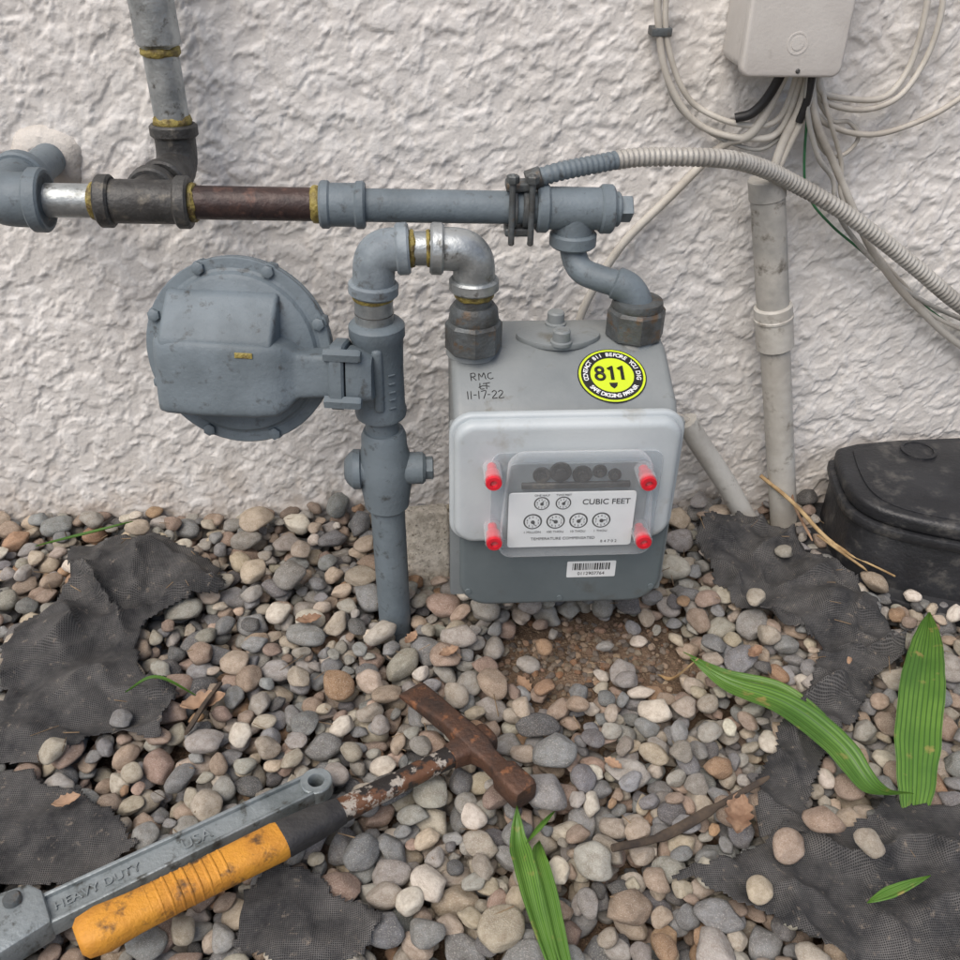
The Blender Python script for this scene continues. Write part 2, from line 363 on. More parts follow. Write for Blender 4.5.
# ---------------------------------------------------------------- gravel object (instanced)
def pebble_mat():
    m,nt,b=new_mat('river_pebble')
    at=nt.nodes.new('ShaderNodeAttribute'); at.attribute_type='INSTANCER'; at.attribute_name='col'
    of=nt.nodes.new('ShaderNodeAttribute'); of.attribute_type='INSTANCER'; of.attribute_name='off'
    co=coords(nt); ad=nt.nodes.new('ShaderNodeVectorMath'); ad.operation='ADD'; nt.links.new(co,ad.inputs[0]); nt.links.new(of.outputs['Vector'],ad.inputs[1])
    n=tex(nt,'ShaderNodeTexNoise',Scale=2.0,Detail=6.0,Roughness=.7); nt.links.new(ad.outputs[0],n.inputs['Vector'])
    n2=tex(nt,'ShaderNodeTexNoise',Scale=14.0,Detail=3.0,Roughness=.7); nt.links.new(ad.outputs[0],n2.inputs['Vector'])
    dk=mix(nt,1.0,at.outputs['Color'],(.66,.62,.58,1),'MULTIPLY')
    c=mix(nt,ramp(nt,n.outputs['Fac'],.38,.66),at.outputs['Color'],dk)
    lt=mix(nt,.45,at.outputs['Color'],(.70,.65,.58,1))
    c=mix(nt,ramp(nt,n2.outputs['Fac'],.53,.68),c,lt)
    nt.links.new(c,b.inputs['Base Color']); b.inputs['Roughness'].default_value=.85; b.inputs['Specular IOR Level'].default_value=.28
    bp=tex(nt,'ShaderNodeBump',Strength=.45,Distance=.05); nt.links.new(n2.outputs['Fac'],bp.inputs['Height']); nt.links.new(bp.outputs[0],b.inputs['Normal'])
    return m
PEB=pebble_mat()
pc=bpy.data.collections.new('pebble_shapes')
NV=18
for k in range(NV):
    bm=bmesh.new(); bmesh.ops.create_icosphere(bm,subdivisions=3,radius=1)
    pl=[]
    for _ in range(9):
        d=V(rng.normal(0,1,3)).normalized(); pl.append((d,rng.uniform(.60,.92)))
    for v in bm.verts:
        p=v.co.copy()
        for d,h in pl:
            t=p.dot(d)
            if t>h: p-=d*(t-h)*.82
        p*=1+.12*mn.noise(p*1.1+V((k*7,0,0)))+.05*mn.noise(p*3+V((k*7,5,0)))
        v.co=p*1.10
    me=bpy.data.meshes.new('pebble_%d'%k); bm.to_mesh(me); bm.free(); me.polygons.foreach_set('use_smooth',[True]*len(me.polygons)); me.materials.append(PEB)
    o=bpy.data.objects.new('pebble_%02d'%k,me); pc.objects.link(o)
A=np.array(P); n=len(A)
pal=np.array([lin(*c)[:3] for c in ((148,149,149),(166,163,157),(130,131,132),(180,171,157),(192,179,160),(170,151,135),(154,136,123),(212,205,192),(106,106,107),(172,142,114),(160,156,146),(186,166,150))])
pw=np.array([.14,.15,.11,.14,.11,.09,.07,.06,.04,.03,.05,.03]); pw/=pw.sum()
ci=rng.choice(len(pal),n,p=pw); colr=pal[ci]*rng.uniform(.80,1.20,(n,1))*rng.uniform(.97,1.03,(n,3))
colr[n_main:n_grit]*=np.array([.60,.50,.42])
me=bpy.data.meshes.new('gravel'); me.vertices.add(n); me.vertices.foreach_set('co',A[:,:3].astype(np.float32).ravel())
def attr(nm,ty,key,arr):
    a=me.attributes.new(nm,ty,'POINT'); a.data.foreach_set(key,arr.ravel())
attr('scl','FLOAT_VECTOR','vector',A[:,3:6].astype(np.float32))
attr('rot','FLOAT_VECTOR','vector',A[:,6:9].astype(np.float32))
attr('col','FLOAT_COLOR','color',np.c_[colr,np.ones(n)].astype(np.float32))
attr('off','FLOAT_VECTOR','vector',rng.uniform(0,50,(n,3)).astype(np.float32))
attr('idx','INT','value',rng.integers(0,NV,n).astype(np.int32))
gravel=bpy.data.objects.new('gravel',me); COL.objects.link(gravel)
ng=bpy.data.node_groups.new('scatter_pebbles','GeometryNodeTree')
ng.interface.new_socket('Geometry',in_out='INPUT',socket_type='NodeSocketGeometry'); ng.interface.new_socket('Geometry',in_out='OUTPUT',socket_type='NodeSocketGeometry')
gi=ng.nodes.new('NodeGroupInput'); go=ng.nodes.new('NodeGroupOutput'); ip=ng.nodes.new('GeometryNodeInstanceOnPoints'); cinf=ng.nodes.new('GeometryNodeCollectionInfo')
cinf.inputs['Collection'].default_value=pc; cinf.inputs['Separate Children'].default_value=True; cinf.inputs['Reset Children'].default_value=True
def na(nm,ty):
    x=ng.nodes.new('GeometryNodeInputNamedAttribute'); x.data_type=ty; x.inputs['Name'].default_value=nm; return [s for s in x.outputs if s.enabled and s.name=='Attribute'][0]
e2r=ng.nodes.new('FunctionNodeEulerToRotation')
L=ng.links.new
L(gi.outputs[0],ip.inputs['Points']); L(cinf.outputs[0],ip.inputs['Instance']); ip.inputs['Pick Instance'].default_value=True
L(na('idx','INT'),ip.inputs['Instance Index']); L(na('rot','FLOAT_VECTOR'),e2r.inputs[0]); L(e2r.outputs[0],ip.inputs['Rotation']); L(na('scl','FLOAT_VECTOR'),ip.inputs['Scale'])
L(ip.outputs[0],go.inputs[0])
md=gravel.modifiers.new('scatter','NODES'); md.node_group=ng
# ---------------------------------------------------------------- ground soil
def nonuni(a,b,dense,A0,B0,n):
    l=[A0-(A0-a)*((k/n)**2.2) for k in range(n,0,-1)]; r=[B0+(b-B0)*((k/n)**2.2) for k in range(1,n+1)]
    return l+list(np.arange(A0,B0+1e-6,dense))+r
def gridmesh(name,us,vs,fn,m):
    us=np.array(us);vs=np.array(vs); U,W=np.meshgrid(us,vs,indexing='ij'); co=fn(U,W).reshape(-1,3).astype(np.float32)
    nu,nv=len(us),len(vs); I=np.arange(nu*nv).reshape(nu,nv)
    q=np.stack([I[:-1,:-1],I[1:,:-1],I[1:,1:],I[:-1,1:]],-1).reshape(-1,4).astype(np.int32)
    me=bpy.data.meshes.new(name); me.vertices.add(len(co)); me.vertices.foreach_set('co',co.ravel())
    me.loops.add(q.size); me.loops.foreach_set('vertex_index',q.ravel()); me.polygons.add(len(q)); me.polygons.foreach_set('loop_start',np.arange(0,q.size,4,dtype=np.int32))
    me.update(calc_edges=True); me.polygons.foreach_set('use_smooth',[True]*len(q))
    o=bpy.data.objects.new(name,me); COL.objects.link(o); me.materials.append(m); return o
SOIL=mat('soil',lin(128,106,86),lin(92,74,58),30,.95,0,1.0,350,c3=lin(156,136,112),s3=260,t3=(.56,.66),dist=.006)
gridmesh('ground',nonuni(-60,60,.01,-.9,1.2,14),[-60,-30,-14,-7,-4,-2.5,-1.8]+list(np.arange(-1.4,.021,.01)),lambda x,y:np.stack([x,y,soil_z(x,np.maximum(y,-3))],-1),SOIL)
# ---------------------------------------------------------------- stucco wall
def stucco():
    m,nt,b=new_mat('stucco'); co=coords(nt)
    def no(s,d=4.,r=.55,dis=0.): 
        n=tex(nt,'ShaderNodeTexNoise',Scale=s,Detail=d,Roughness=r,Distortion=dis); nt.links.new(co,n.inputs['Vector']); return n.outputs['Fac']
    def ma(op,a,bb):
        x=nt.nodes.new('ShaderNodeMath'); x.operation=op
        for s,v in ((x.inputs[0],a),(x.inputs[1],bb)):
            if hasattr(v,'is_linked'): nt.links.new(v,s)
            else: s.default_value=v
        return x.outputs[0]
    def sm(a,lo,hi):
        x=nt.nodes.new('ShaderNodeMapRange'); x.interpolation_type='SMOOTHSTEP'; nt.links.new(a,x.inputs[0]); x.inputs[1].default_value=lo; x.inputs[2].default_value=hi; return x.outputs[0]
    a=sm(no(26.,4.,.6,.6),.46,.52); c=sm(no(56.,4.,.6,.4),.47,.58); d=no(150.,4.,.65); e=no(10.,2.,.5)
    h=ma('ADD',ma('MULTIPLY',a,.52),ma('MULTIPLY',c,.38)); h=ma('ADD',h,ma('MULTIPLY',d,.34)); h=ma('ADD',h,ma('MULTIPLY',e,.6))
    ds=nt.nodes.new('ShaderNodeDisplacement'); ds.inputs['Scale'].default_value=.0038; ds.inputs['Midlevel'].default_value=1.0; nt.links.new(h,ds.inputs['Height'])
    nt.links.new(ds.outputs[0],nt.nodes['Material Output'].inputs['Displacement'])
    g=no(300.,3.,.65); bp=tex(nt,'ShaderNodeBump',Strength=.4,Distance=.0018); nt.links.new(g,bp.inputs['Height']); nt.links.new(bp.outputs[0],b.inputs['Normal'])
    col=mix(nt,ramp(nt,no(5.,5.,.6),.35,.7),lin(224,222,219),lin(211,208,204))
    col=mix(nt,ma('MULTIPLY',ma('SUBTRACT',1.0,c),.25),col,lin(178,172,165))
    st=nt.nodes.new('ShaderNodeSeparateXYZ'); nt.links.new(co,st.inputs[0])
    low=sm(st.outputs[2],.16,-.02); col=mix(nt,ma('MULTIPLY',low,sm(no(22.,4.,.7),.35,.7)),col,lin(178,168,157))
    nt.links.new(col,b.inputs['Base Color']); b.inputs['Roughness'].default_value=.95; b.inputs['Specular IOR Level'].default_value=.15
    m.displacement_method='DISPLACEMENT'; return m
gridmesh('stucco_wall',nonuni(-6,6,.0022,-.66,.90,40),[-.15,-.08]+list(np.arange(-.03,.70,.0022))+[.76,.85,.95,1.1,1.4,1.8,2.4,3],lambda x,z:np.stack([x,np.zeros_like(x),z],-1),stucco())
# ---------------------------------------------------------------- main gas pipe
def mz(x): return .4631-.0206*x
def mp(x,y=-.15,dz=0): return V((x,y,mz(x)+dz))
gp=empty('gas_pipe')
elbow('wall_elbow',mp(-.335),mp(-.378),V((-.378,-.085,.470)),.024,PAINT,gp,.03,.014,1.18)
cyl('wall_stub',(-.378,-.10,.470),(-.378,.004,.468),.0165,PAINT,gp)
rings=[]
for r_,t_ in ((.037,-.002),(.033,.004),(.027,.009),(.018,.011)):
    rings.append([V((-.383+r_*(1+.16*mn.noise(V((math.cos(q)*1.5,math.sin(q)*1.5,2))))*math.cos(q),-t_-.002*mn.noise(V((math.cos(q)*3,math.sin(q)*3,r_*90))),.466+r_*(1+.16*mn.noise(V((math.cos(q)*1.5,math.sin(q)*1.5,7))))*math.sin(q))) for q in [2*math.pi*j/40 for j in range(40)]])
rings_mesh('wall_putty',rings,PUTTY,gp)
cyl('galv_nipple',mp(-.345),mp(-.270),.0150,GALV,gp)
dope('dope_a',mp(-.296),mp(-.2895),.0165,gp)
cyl('pipe_tee',mp(-.288),mp(-.210),.0195,BLACKI,gp)
for a,b in ((-.290,-.277),(-.221,-.208)): cyl('tee_collar',mp(a),mp(b),.0235,BLACKI,gp,28,.002)
dope('dope_b',mp(-.2095),mp(-.2035),.0170,gp)
tb=mp(-.249)
cyl('tee_branch',tb,(-.249,-.115,.469),.0185,BLACKI,gp); cyl('tee_branch_collar',(-.249,-.128,.469),(-.249,-.112,.469),.0230,BLACKI,gp,28,.002)
elbow('riser_elbow',V((-.243,-.108,.470)),V((-.238,-.052,.472)),V((-.2375,-.050,.513)),.0195,BLACKI,gp,.026,.012,1.18)
dope('dope_c',(-.2375,-.05,.512),(-.2377,-.05,.5195),.0180,gp)
cyl('riser_nipple',(-.2375,-.05,.505),(-.2385,-.05,.59),.0165,GALV,gp)
dope('dope_d',(-.2383,-.05,.5745),(-.2384,-.05,.582),.0180,gp)
cyl('riser_coupling',(-.2384,-.05,.582),(-.2395,-.05,.630),.0205,GALV,gp,28,.003)
dope('dope_e',(-.2394,-.05,.630),(-.2395,-.05,.637),.0180,gp)
cyl('riser_upper',(-.2395,-.05,.62),(-.247,-.05,1.25),.0165,GALV,gp)
cyl('mill_pipe',mp(-.212),mp(-.085),.0150,BROWN,gp)
dope('dope_f',mp(-.0985),mp(-.0915),.0168,gp)
cyl('coupling',mp(-.092),mp(-.050),.0195,PAINT,gp,28,.002)
for a,b in ((-.092,-.082),(-.060,-.050)): cyl('coupling_band',mp(a),mp(b),.0215,PAINT,gp,28,.002)
cyl('painted_pipe',mp(-.052),mp(.125),.0150,PAINT,gp)
cyl('end_tee',mp(.112),mp(.172),.0195,PAINT,gp)
for a,b in ((.108,.120),(.168,.181)): cyl('end_tee_collar',mp(a),mp(b),.0225,PAINT,gp,28,.002)
cyl('end_tee_drop',mp(.145),mp(.145,dz=-.034),.0185,PAINT,gp); cyl('end_tee_drop_collar',mp(.145,dz=-.022),mp(.145,dz=-.036),.0225,PAINT,gp,28,.002)
cyl('plug_body',mp(.180),mp(.187),.016,PAINT,gp); lathe('plug_square',mp(.186),(1,0,0),[(.0115,0),(.0125,.001),(.0125,.012),(.011,.013)],PAINT,gp,4,rot=.785)
sweep('meter_swivel',spline([(.145,-.15,.440),(.1455,-.153,.420),(.153,-.163,.405),(.172,-.175,.400),(.192,-.183,.396),(.204,-.185,.383),(.206,-.185,.352)],8),.0125,PAINT,gp,22)
sweep('swivel_bulge',spline([(.182,-.179,.399),(.195,-.183,.394),(.204,-.185,.382),(.206,-.185,.370)],6),[.0125]+[.0155]*17+[.0125],PAINT,gp,22)
lp=gp
cyl('loop_union',(-.0445,-.21,.372),(-.0440,-.21,.402),.0178,GALV,lp); cyl('loop_mark_band',(-.0443,-.21,.383),(-.0442,-.21,.386),.0181,BLACKI,lp)
dope('dope_g',(-.0440,-.21,.398),(-.0440,-.21,.404),.0188,lp)
elbow('loop_elbow',V((-.0440,-.21,.402)),V((-.041,-.21,.443)),V((-.010,-.21,.4445)),.0190,PAINT_L,lp,.027,.012,1.2)
cyl('loop_nipple',(-.014,-.21,.4445),(.014,-.21,.4443),.0150,GALV,lp); dope('dope_h',(-.010,-.21,.4445),(-.006,-.21,.4445),.0162,lp); dope('dope_i',(.005,-.21,.4445),(.008,-.21,.4445),.0160,lp)
elbow('loop_elbow_galv',V((.008,-.21,.4443)),V((.047,-.21,.443)),V((.0475,-.21,.405)),.0190,GALV,lp,.027,.012,1.2)
dope('dope_j',(.0475,-.21,.399),(.0475,-.21,.406),.0180,lp)
cyl('inlet_nipple',(.0475,-.21,.37),(.0475,-.21,.400),.0165,NUTM,lp); 
lathe('inlet_collar',(.0475,-.21,.378),(0,0,1),[(.021,0),(.0225,.002),(.0225,.009),(.019,.014)],NUTM,lp)
# ---------------------------------------------------------------- riser + regulator
rs=empty('gas_service_riser')
cyl('buried_pipe',(-.038,-.21,-.06),(-.041,-.21,.180),.0180,PAINT,rs)
lathe('valve_body',(-.0410,-.21,.165),(0,0,1),[(.019,0),(.023,.004),(.024,.014),(.0265,.03),(.0275,.045),(.0265,.06),(.023,.075),(.0225,.088),(.020,.094)],PAINT,rs)
cyl('valve_core',(-.080,-.212,.214),(.0,-.212,.214),.0165,PAINT,rs,24,.003); lathe('valve_core_cap',(-.068,-.212,.214),(-1,0,0),[(.014,-.004),(.0205,-.002),(.0205,.005),(.016,.010),(.010,.014)],PAINT,rs)
lathe('valve_nut',(-.004,-.212,.214),(1,0,0),[(.011,0),(.012,.001),(.012,.011),(.010,.012)],PAINT,rs,6)
cyl('riser_nipple',(-.042,-.21,.250),(-.0425,-.21,.285),.0165,PAINT,rs)
lathe('riser_housing',(-.0425,-.21,.274),(0,0,1),[(.020,0),(.0245,.003),(.0255,.008),(.0240,.014),(.0235,.055),(.0245,.085),(.0262,.088),(.0262,.098),(.0235,.101),(.019,.102)],PAINT,rs)
box('housing_rib',(-.0425,-.2325,.325),(.010,.010,.066),PAINT,rs,.004)
for dz in (.295,.304,.312,.321,.330): box('cast_letter',(-.030,-.2310,dz),(.007,.0018,.0016),PAINT,rs,.0005,(0,0,.5))
rg=empty('gas_regulator',(-.172,-.200,.342)); rg.rotation_euler=(math.radians(-12),0,math.radians(-8))
R=.0885
lathe('diaphragm_case',(0,0,0),(0,-1,0),[(.03,-.055),(.055,-.045),(.072,-.02),(.079,-.008),(R-.001,-.007),(R,-.006),(R,-.0015),(R-.0012,-.0008),(R-.0012,.0004),(R,.001),(R,.0055),(R-.001,.0065),(.0790,.007),(.0765,.0085),(.074,.0125),(.070,.0145),(.03,.0175),(0.0001,.018)],PAINT,rg,72,26)
for k in range(8):
    a=math.radians(22+45*k); x,z=.0835*math.cos(a),.0835*math.sin(a)
    lathe('flange_bolt',(x,-.006,z),(0,-1,0),[(.0055,0),(.006,.001),(.006,.0050),(.0045,.006)],PAINT,rg,6,rot=k); cyl('flange_bolt_nut',(x,.006,z),(x,.012,z),.0065,PAINT,rg,6)
    cyl('bolt_boss',(x*.98,.006,z*.98),(x*.98,-.0060,z*.98),.0085,PAINT,rg,18,.001)
loft('vent_body',[((-.071,-.018,-.015),(0,.008,0),(0,0,.028)),((-.0695,-.020,-.015),(0,.015,0),(0,0,.033)),((-.065,-.023,-.015),(0,.022,0),(0,0,.0355)),((-.058,-.024,-.015),(0,.025,0),(0,0,.0362)),((-.03,-.025,-.015),(0,.027,0),(0,0,.0365)),((.025,-.026,-.015),(0,.027,0),(0,0,.0355)),((.045,-.025,-.0145),(0,.0255,0),(0,0,.034)),((.054,-.023,-.0135),(0,.0215,0),(0,0,.030)),((.060,-.022,-.012),(0,.0180,0),(0,0,.024)),((.064,-.022,-.0115),(0,.0170,0),(0,0,.0215)),((.084,-.021,-.011),(0,.0165,0),(0,0,.0205)),((.100,-.020,-.011),(0,.0165,0),(0,0,.0205))],PAINT,rg,80,6.5,42)
# sloping upper shoulder of the casting
prism('upper_slope',[(-.012,.0600),(-.020,.0580),(-.048,.0210),(-.048,.010),(-.006,.010)],(-.060,0,0),(0,1,0),(0,0,1),(.104,0,0),PAINT,rg,.0065,5,36)
loft('neck_flange',[((.092,-.018,-.012),(0,.020,0),(0,0,.029)),((.094,-.018,-.012),(0,.022,0),(0,0,.031)),((.104,-.018,-.012),(0,.022,0),(0,0,.031)),((.106,-.018,-.012),(0,.020,0),(0,0,.029))],PAINT,rg,32,5,40)
loft('neck_flange_mate',[((.1075,-.018,-.012),(0,.018,0),(0,0,.026)),((.118,-.018,-.012),(0,.019,0),(0,0,.024)),((.130,-.014,-.014),(0,.017,0),(0,0,.021))],PAINT,rg,32,4,40)
for z in (-.034,.010): lathe('neck_bolt',(.110,-.036,z),(1,0,0),[(.006,-.022),(.0065,-.021),(.0065,.010),(.005,.012)],PAINT,rg,6)
box('nameplate',(.020,-.0530,.010),(.016,.001,.005),DOPE,rg,.0003)
# ---------------------------------------------------------------- gas meter
gm=empty('gas_meter')
prof=[(-.283,.112),(-.283,.304),(-.268,.319),(-.204,.3455),(-.142,.3455),(-.128,.332),(-.128,.112),(-.140,.100),(-.270,.100)]
prism('case_body',prof,(.026,0,0),(0,1,0),(0,0,1),(.208,0,0),METER,gm,.011,5,30)
prism('side_flange',[(-.2885,.108),(-.2885,.309),(-.276,.309),(-.276,.108)],(.022,0,0),(0,1,0),(0,0,1),(.216,0,0),METER,gm,.003,2)
prism('lower_case',rrect(.204,.128,.030,8,.1335,.161),(0,-.278,0),(1,0,0),(0,0,1),(0,-.016,0),METER_D,gm,.006,4)
prism('front_cover_rim',rrect(.214,.140,.022,8,.1285,.254),(0,-.288,0),(1,0,0),(0,0,1),(0,-.009,0),COVER,gm,.003,3)
prism('front_cover',rrect(.206,.132,.020,8,.1285,.254),(0,-.290,0),(1,0,0),(0,0,1),(0,-.017,0),COVER,gm,.007,5)
prism('index_base',rrect(.132,.092,.010,6,.139,.234),(0,-.3065,0),(1,0,0),(0,0,1),(0,-.003,0),DGREY,gm,.001,2)
for (x,z,r) in ((.105,.268,.008),(.122,.271,.010),(.142,.268,.009),(.158,.271,.0065),(.172,.267,.006)):
    lathe('index_gear',(x,-.309,z),(0,-1,0),[(r,0),(r,.003),(r*.5,.003),(r*.5,.006),(r*.3,.006)],BLACKI,gm,20)
box('index_bar',(.137,-.3115,.257),(.10,.004,.006),BLACKI,gm,.001)
prism('dial_plate',rrect(.118,.062,.003,3,.1345,.220),(0,-.3135,0),(1,0,0),(0,0,1),(0,-.0015,0),WHITE,gm)
fy=-.3152; RX=(math.pi/2,0,0)
text('cubic_feet_text','CUBIC FEET',(.166,fy,.240),.0085,RX,BLACK,gm,off=.0001)
def dial(x,z,r):
    lathe('dial_ring',(x,fy+.0004,z),(0,-1,0),[(r,0),(r,.0004)],BLACK,gm,28); lathe('dial_face',(x,fy,z),(0,-1,0),[(r*.82,0),(r*.82,.0004)],WHITE,gm,28)
    for k in range(10):
        a=math.radians(36*k); text('dial_digit',str(k),(x+r*.62*math.sin(a),fy-.0005,z+r*.62*math.cos(a)),r*.36,RX,BLACK,gm)
    a=random.uniform(0,6.28); prism('dial_needle',[(-.0013,-.001),(.0013,-.001),(0,r*.60)],(x,fy-.0006,z),(math.cos(a),0,-math.sin(a)),(math.sin(a),0,math.cos(a)),(0,-.0003,0),BLACK,gm)
    lathe('dial_hub',(x,fy-.0006,z),(0,-1,0),[(r*.22,0),(r*.22,.0006)],BLACK,gm,12)
for x in (.106,.126): dial(x,.2395,.0073)
for x in (.0985,.120,.1415,.163): dial(x,.219,.0088)
for x,s in ((.0985,'1 MILLION'),(.120,'100 THOU'),(.1415,'10 THOU'),(.163,'1 THOU')): text('dial_label',s,(x,fy,.2065),.0036,RX,BLACK,gm)
for x,s in ((.106,'ONE HALF'),(.126,'TWO FEET')): text('dial_label',s,(x,fy,.2485),.0030,RX,BLACK,gm)
text('plate_text','TEMPERATURE COMPENSATED',(.128,fy,.1985),.0044,RX,BLACK,gm); text('plate_text','8 4 7 0 2',(.172,fy,.1940),.0044,RX,BLACK,gm)
poly=rrect(.144,.110,.012,6,.1385,.240); poly=[(x+(-.010 if x>.1385 else .010)*max(0,(z-.262)/.03),z) for x,z in poly]
prism('window_cover',poly,(0,-.3095,0),(1,0,0),(0,0,1),(0,-.018,0),CLEAR,gm,.004,3)
prism('window_flange',rrect(.156,.106,.010,6,.1375,.238),(0,-.3074,0),(1,0,0),(0,0,1),(0,-.0018,0),CLEAR,gm)
for (x,z) in ((.0595,.276),(.198,.272),(.0615,.209),(.201,.206)):
    cyl('plug_post',(x,-.305,z),(x,-.333,z),.0084,CLEAR,gm,24,.001); cyl('plug_core',(x,-.304,z),(x,-.318,z),.0045,RED,gm,18)
    lathe('red_plug',(x,-.318,z),(0,-1,0),[(.0062,0),(.0068,.001),(.0074,.016),(.0068,.0175),(.0035,.0176),(.003,.0145),(.0001,.0140)],RED,gm,24)
prism('barcode_label',rrect(.049,.020,.0012,3,.163,.143),(0,-.2943,0),(1,0,0),(0,0,1),(0,-.0004,0),WHITE,gm)
xx=.144
while xx<.182:
    w=random.choice((.0006,.0006,.0010,.0014)); box('bar',(xx+w/2,-.2948,.1465),(w,.0003,.0085),BLACK,gm,0); xx+=w+random.choice((.0006,.0009,.0012))
text('barcode_number','0112907764',(.163,-.2948,.1375),.0055,RX,BLACK,gm)
sl=math.atan2(.0265,.064); SR=(sl,0,0); sn=V((0,-math.sin(sl),math.cos(sl))); su=V((0,math.cos(sl),math.sin(sl))); sx_=V((1,0,0))
def onslope(x,y,h=0): return V((x,y,.319+(y+.268)*math.tan(sl)))+sn*h
sc=onslope(.176,-.240,.0004); sr=.0325
st=empty('warning_sticker'); st.parent=gm
lathe('sticker_black_rim',sc,sn,[(sr,0),(sr,.0004)],BLACK,st,48); lathe('sticker_yellow_ring',sc,sn,[(sr*.965,.0003),(sr*.965,.0007)],YEL,st,48)
lathe('sticker_black_band',sc,sn,[(sr*.90,.0006),(sr*.90,.0010)],BLACK,st,48); lathe('sticker_yellow_core',sc,sn,[(sr*.63,.0009),(sr*.63,.0013)],YEL,st,48)
D0=sc+sn*.0014+su*.0025
def sp2(pts,r): sweep('sticker_811',[D0+sx_*x+su*y for x,y in pts],r,BLACK,st,8,flat=1)
circ=lambda cx,cy,r:[(cx+r*math.cos(t*.3927),cy+r*math.sin(t*.3927)) for t in range(17)]
sp2(circ(-.0115,.0035,.0033),.0015); sp2(circ(-.0115,-.0042,.0040),.0015)
for cx in (.0,.0095): sp2([(cx-.0034,.0042),(cx,.0072),(cx,-.0085)],.0017)
prism('sticker_shovel',[(-.004,-.002),(.004,-.002),(.003,-.006),(0,-.009),(-.003,-.006)],sc+sn*.0013-su*.0075,sx_,su,sn*.0003,BLACK,st)
def ringtext(s,a0,a1,up):
    for k,ch in enumerate(s):
        if ch==' ': continue
        a=math.radians(a0+(a1-a0)*k/(len(s)-1)); p=sc+sn*.0012+(sx_*math.sin(a)+su*math.cos(a))*sr*.765
        o=text('ring_letter',ch,(0,0,0),.0060,(0,0,0),WHITE,st,off=.00012); rz=-a if up else math.pi-a
        o.matrix_local=Matrix.Translation(p)@Matrix.Rotation(sl,4,'X')@Matrix.Rotation(rz,4,'Z')
ringtext('CONTACT 811 BEFORE YOU DIG',-100,100,True); ringtext('SAFE DIGGING PARTNER',236,124,False)
def strokes(org,sc_,lines,rz=0):
    ex=sx_*math.cos(rz)+su*math.sin(rz); ey=su*math.cos(rz)-sx_*math.sin(rz)
    for L_ in lines:
        pts=[org+ex*(x*sc_)+ey*(y*sc_)+sn*.0003 for x,y in L_]
        sweep('marker_stroke',spline(pts,4) if len(pts)>2 else pts,.00040,BLACK,gm,6)
strokes(onslope(.044,-.243),.0085,[[(0,0),(.05,1)],[(.0,1),(.45,1.02),(.5,.6),(.08,.52)],[(.2,.5),(.55,0)],[(.85,0),(.95,.9),(1.2,.4),(1.5,.95),(1.6,.05)],[(2.35,.85),(2.0,.8),(1.85,.35),(2.1,.02),(2.45,.12)]],.10)
strokes(onslope(.052,-.2525),.0072,[[(0,1),(.0,.1),(.5,.05)],[(.4,.9),(1.3,1.0)],[(.85,.95),(.8,0)],[(-.2,.3),(.4,.55),(1.2,.4)]],.05)
strokes(onslope(.040,-.2630),.0090,[[(0,1),(.02,0)],[(.35,1),(.33,0)],[(.6,.5),(.9,.52)],[(1.15,1),(1.13,0)],[(1.4,.95),(1.9,1),(1.6,0)],[(2.05,.5),(2.3,.5)],[(2.5,.8),(2.75,1),(2.95,.7),(2.5,.02),(3.0,.05)],[(3.15,.8),(3.4,1),(3.6,.7),(3.15,.02),(3.7,.05)]],.03)
pl=[(.041*math.copysign(abs(math.cos(t))**1.15,math.cos(t)),.027*math.copysign(abs(math.sin(t))**1.15,math.sin(t))) for t in [2*math.pi*k/36 for k in range(36)]]
prism('top_plate',pl,(.131,-.187,.344),(1,0,.0),(0,1,0),(0,0,.0065),METER,gm,.0015,2)
for (x,y) in ((.131,-.166),(.131,-.208)): lathe('top_plate_screw',(x,y,.3495),(0,0,1),[(.0105,0),(.0105,.003),(.0085,.004),(.0085,.013),(.007,.0145)],METER,gm,24)
for (x,y,s) in ((.0475,-.20,1.0),(.206,-.185,1.06)):
    lathe('spud',(x,y,.338),(0,0,1),[(.026*s,0),(.025*s,.005),(.021*s,.009),(.021*s,.02)],METER,gm,32)
for (x,y,s) in ((.0475,-.21,1.0),(.206,-.185,1.06)):
    lathe('union_nut',(x,y,.3460),(0,0,1),[(.024*s,0),(.0268*s,.002),(.0268*s,.027),(.0245*s,.030),(.019*s,.032)],NUTM,gm,8,ang=25)
    lathe('nut_lip',(x,y,.3755),(0,0,1),[(.0225*s,0),(.0235*s,.002),(.0225*s,.008),(.018*s,.009)],NUTM,gm,32)
for (x,z) in ((.040,.118),(.226,.118),(.1335,.106)): lathe('case_screw',(x,-.2935,z),(0,-1,0),[(.0035,0),(.003,.0015)],METER_D,gm,12)
# ---------------------------------------------------------------- ground clamp
gc=empty('ground_clamp')
cyl('clamp_ring_a',mp(.083),mp(.090),.0185,NUTM,gc,24,.001); cyl('clamp_ring_b',mp(.095),mp(.101),.0185,NUTM,gc,24,.001)
box('clamp_top',mp(.092,dz=.021),(.026,.020,.008),NUTM,gc,.002); box('clamp_bottom',mp(.092,dz=-.021),(.026,.020,.008),NUTM,gc,.002)
for dx in (-.008,.010):
    cyl('clamp_bolt',mp(.092+dx,-.168,-.030),mp(.092+dx,-.168,.036),.003,NUTM,gc,12); lathe('clamp_bolt_head',mp(.092+dx,-.168,.028),(0,0,1),[(.0055,0),(.006,.001),(.006,.006),(.005,.007)],NUTM,gc,6)
cyl('clamp_hub',mp(.098,-.15,.024),mp(.112,-.15,.029),.010,NUTM,gc,16)
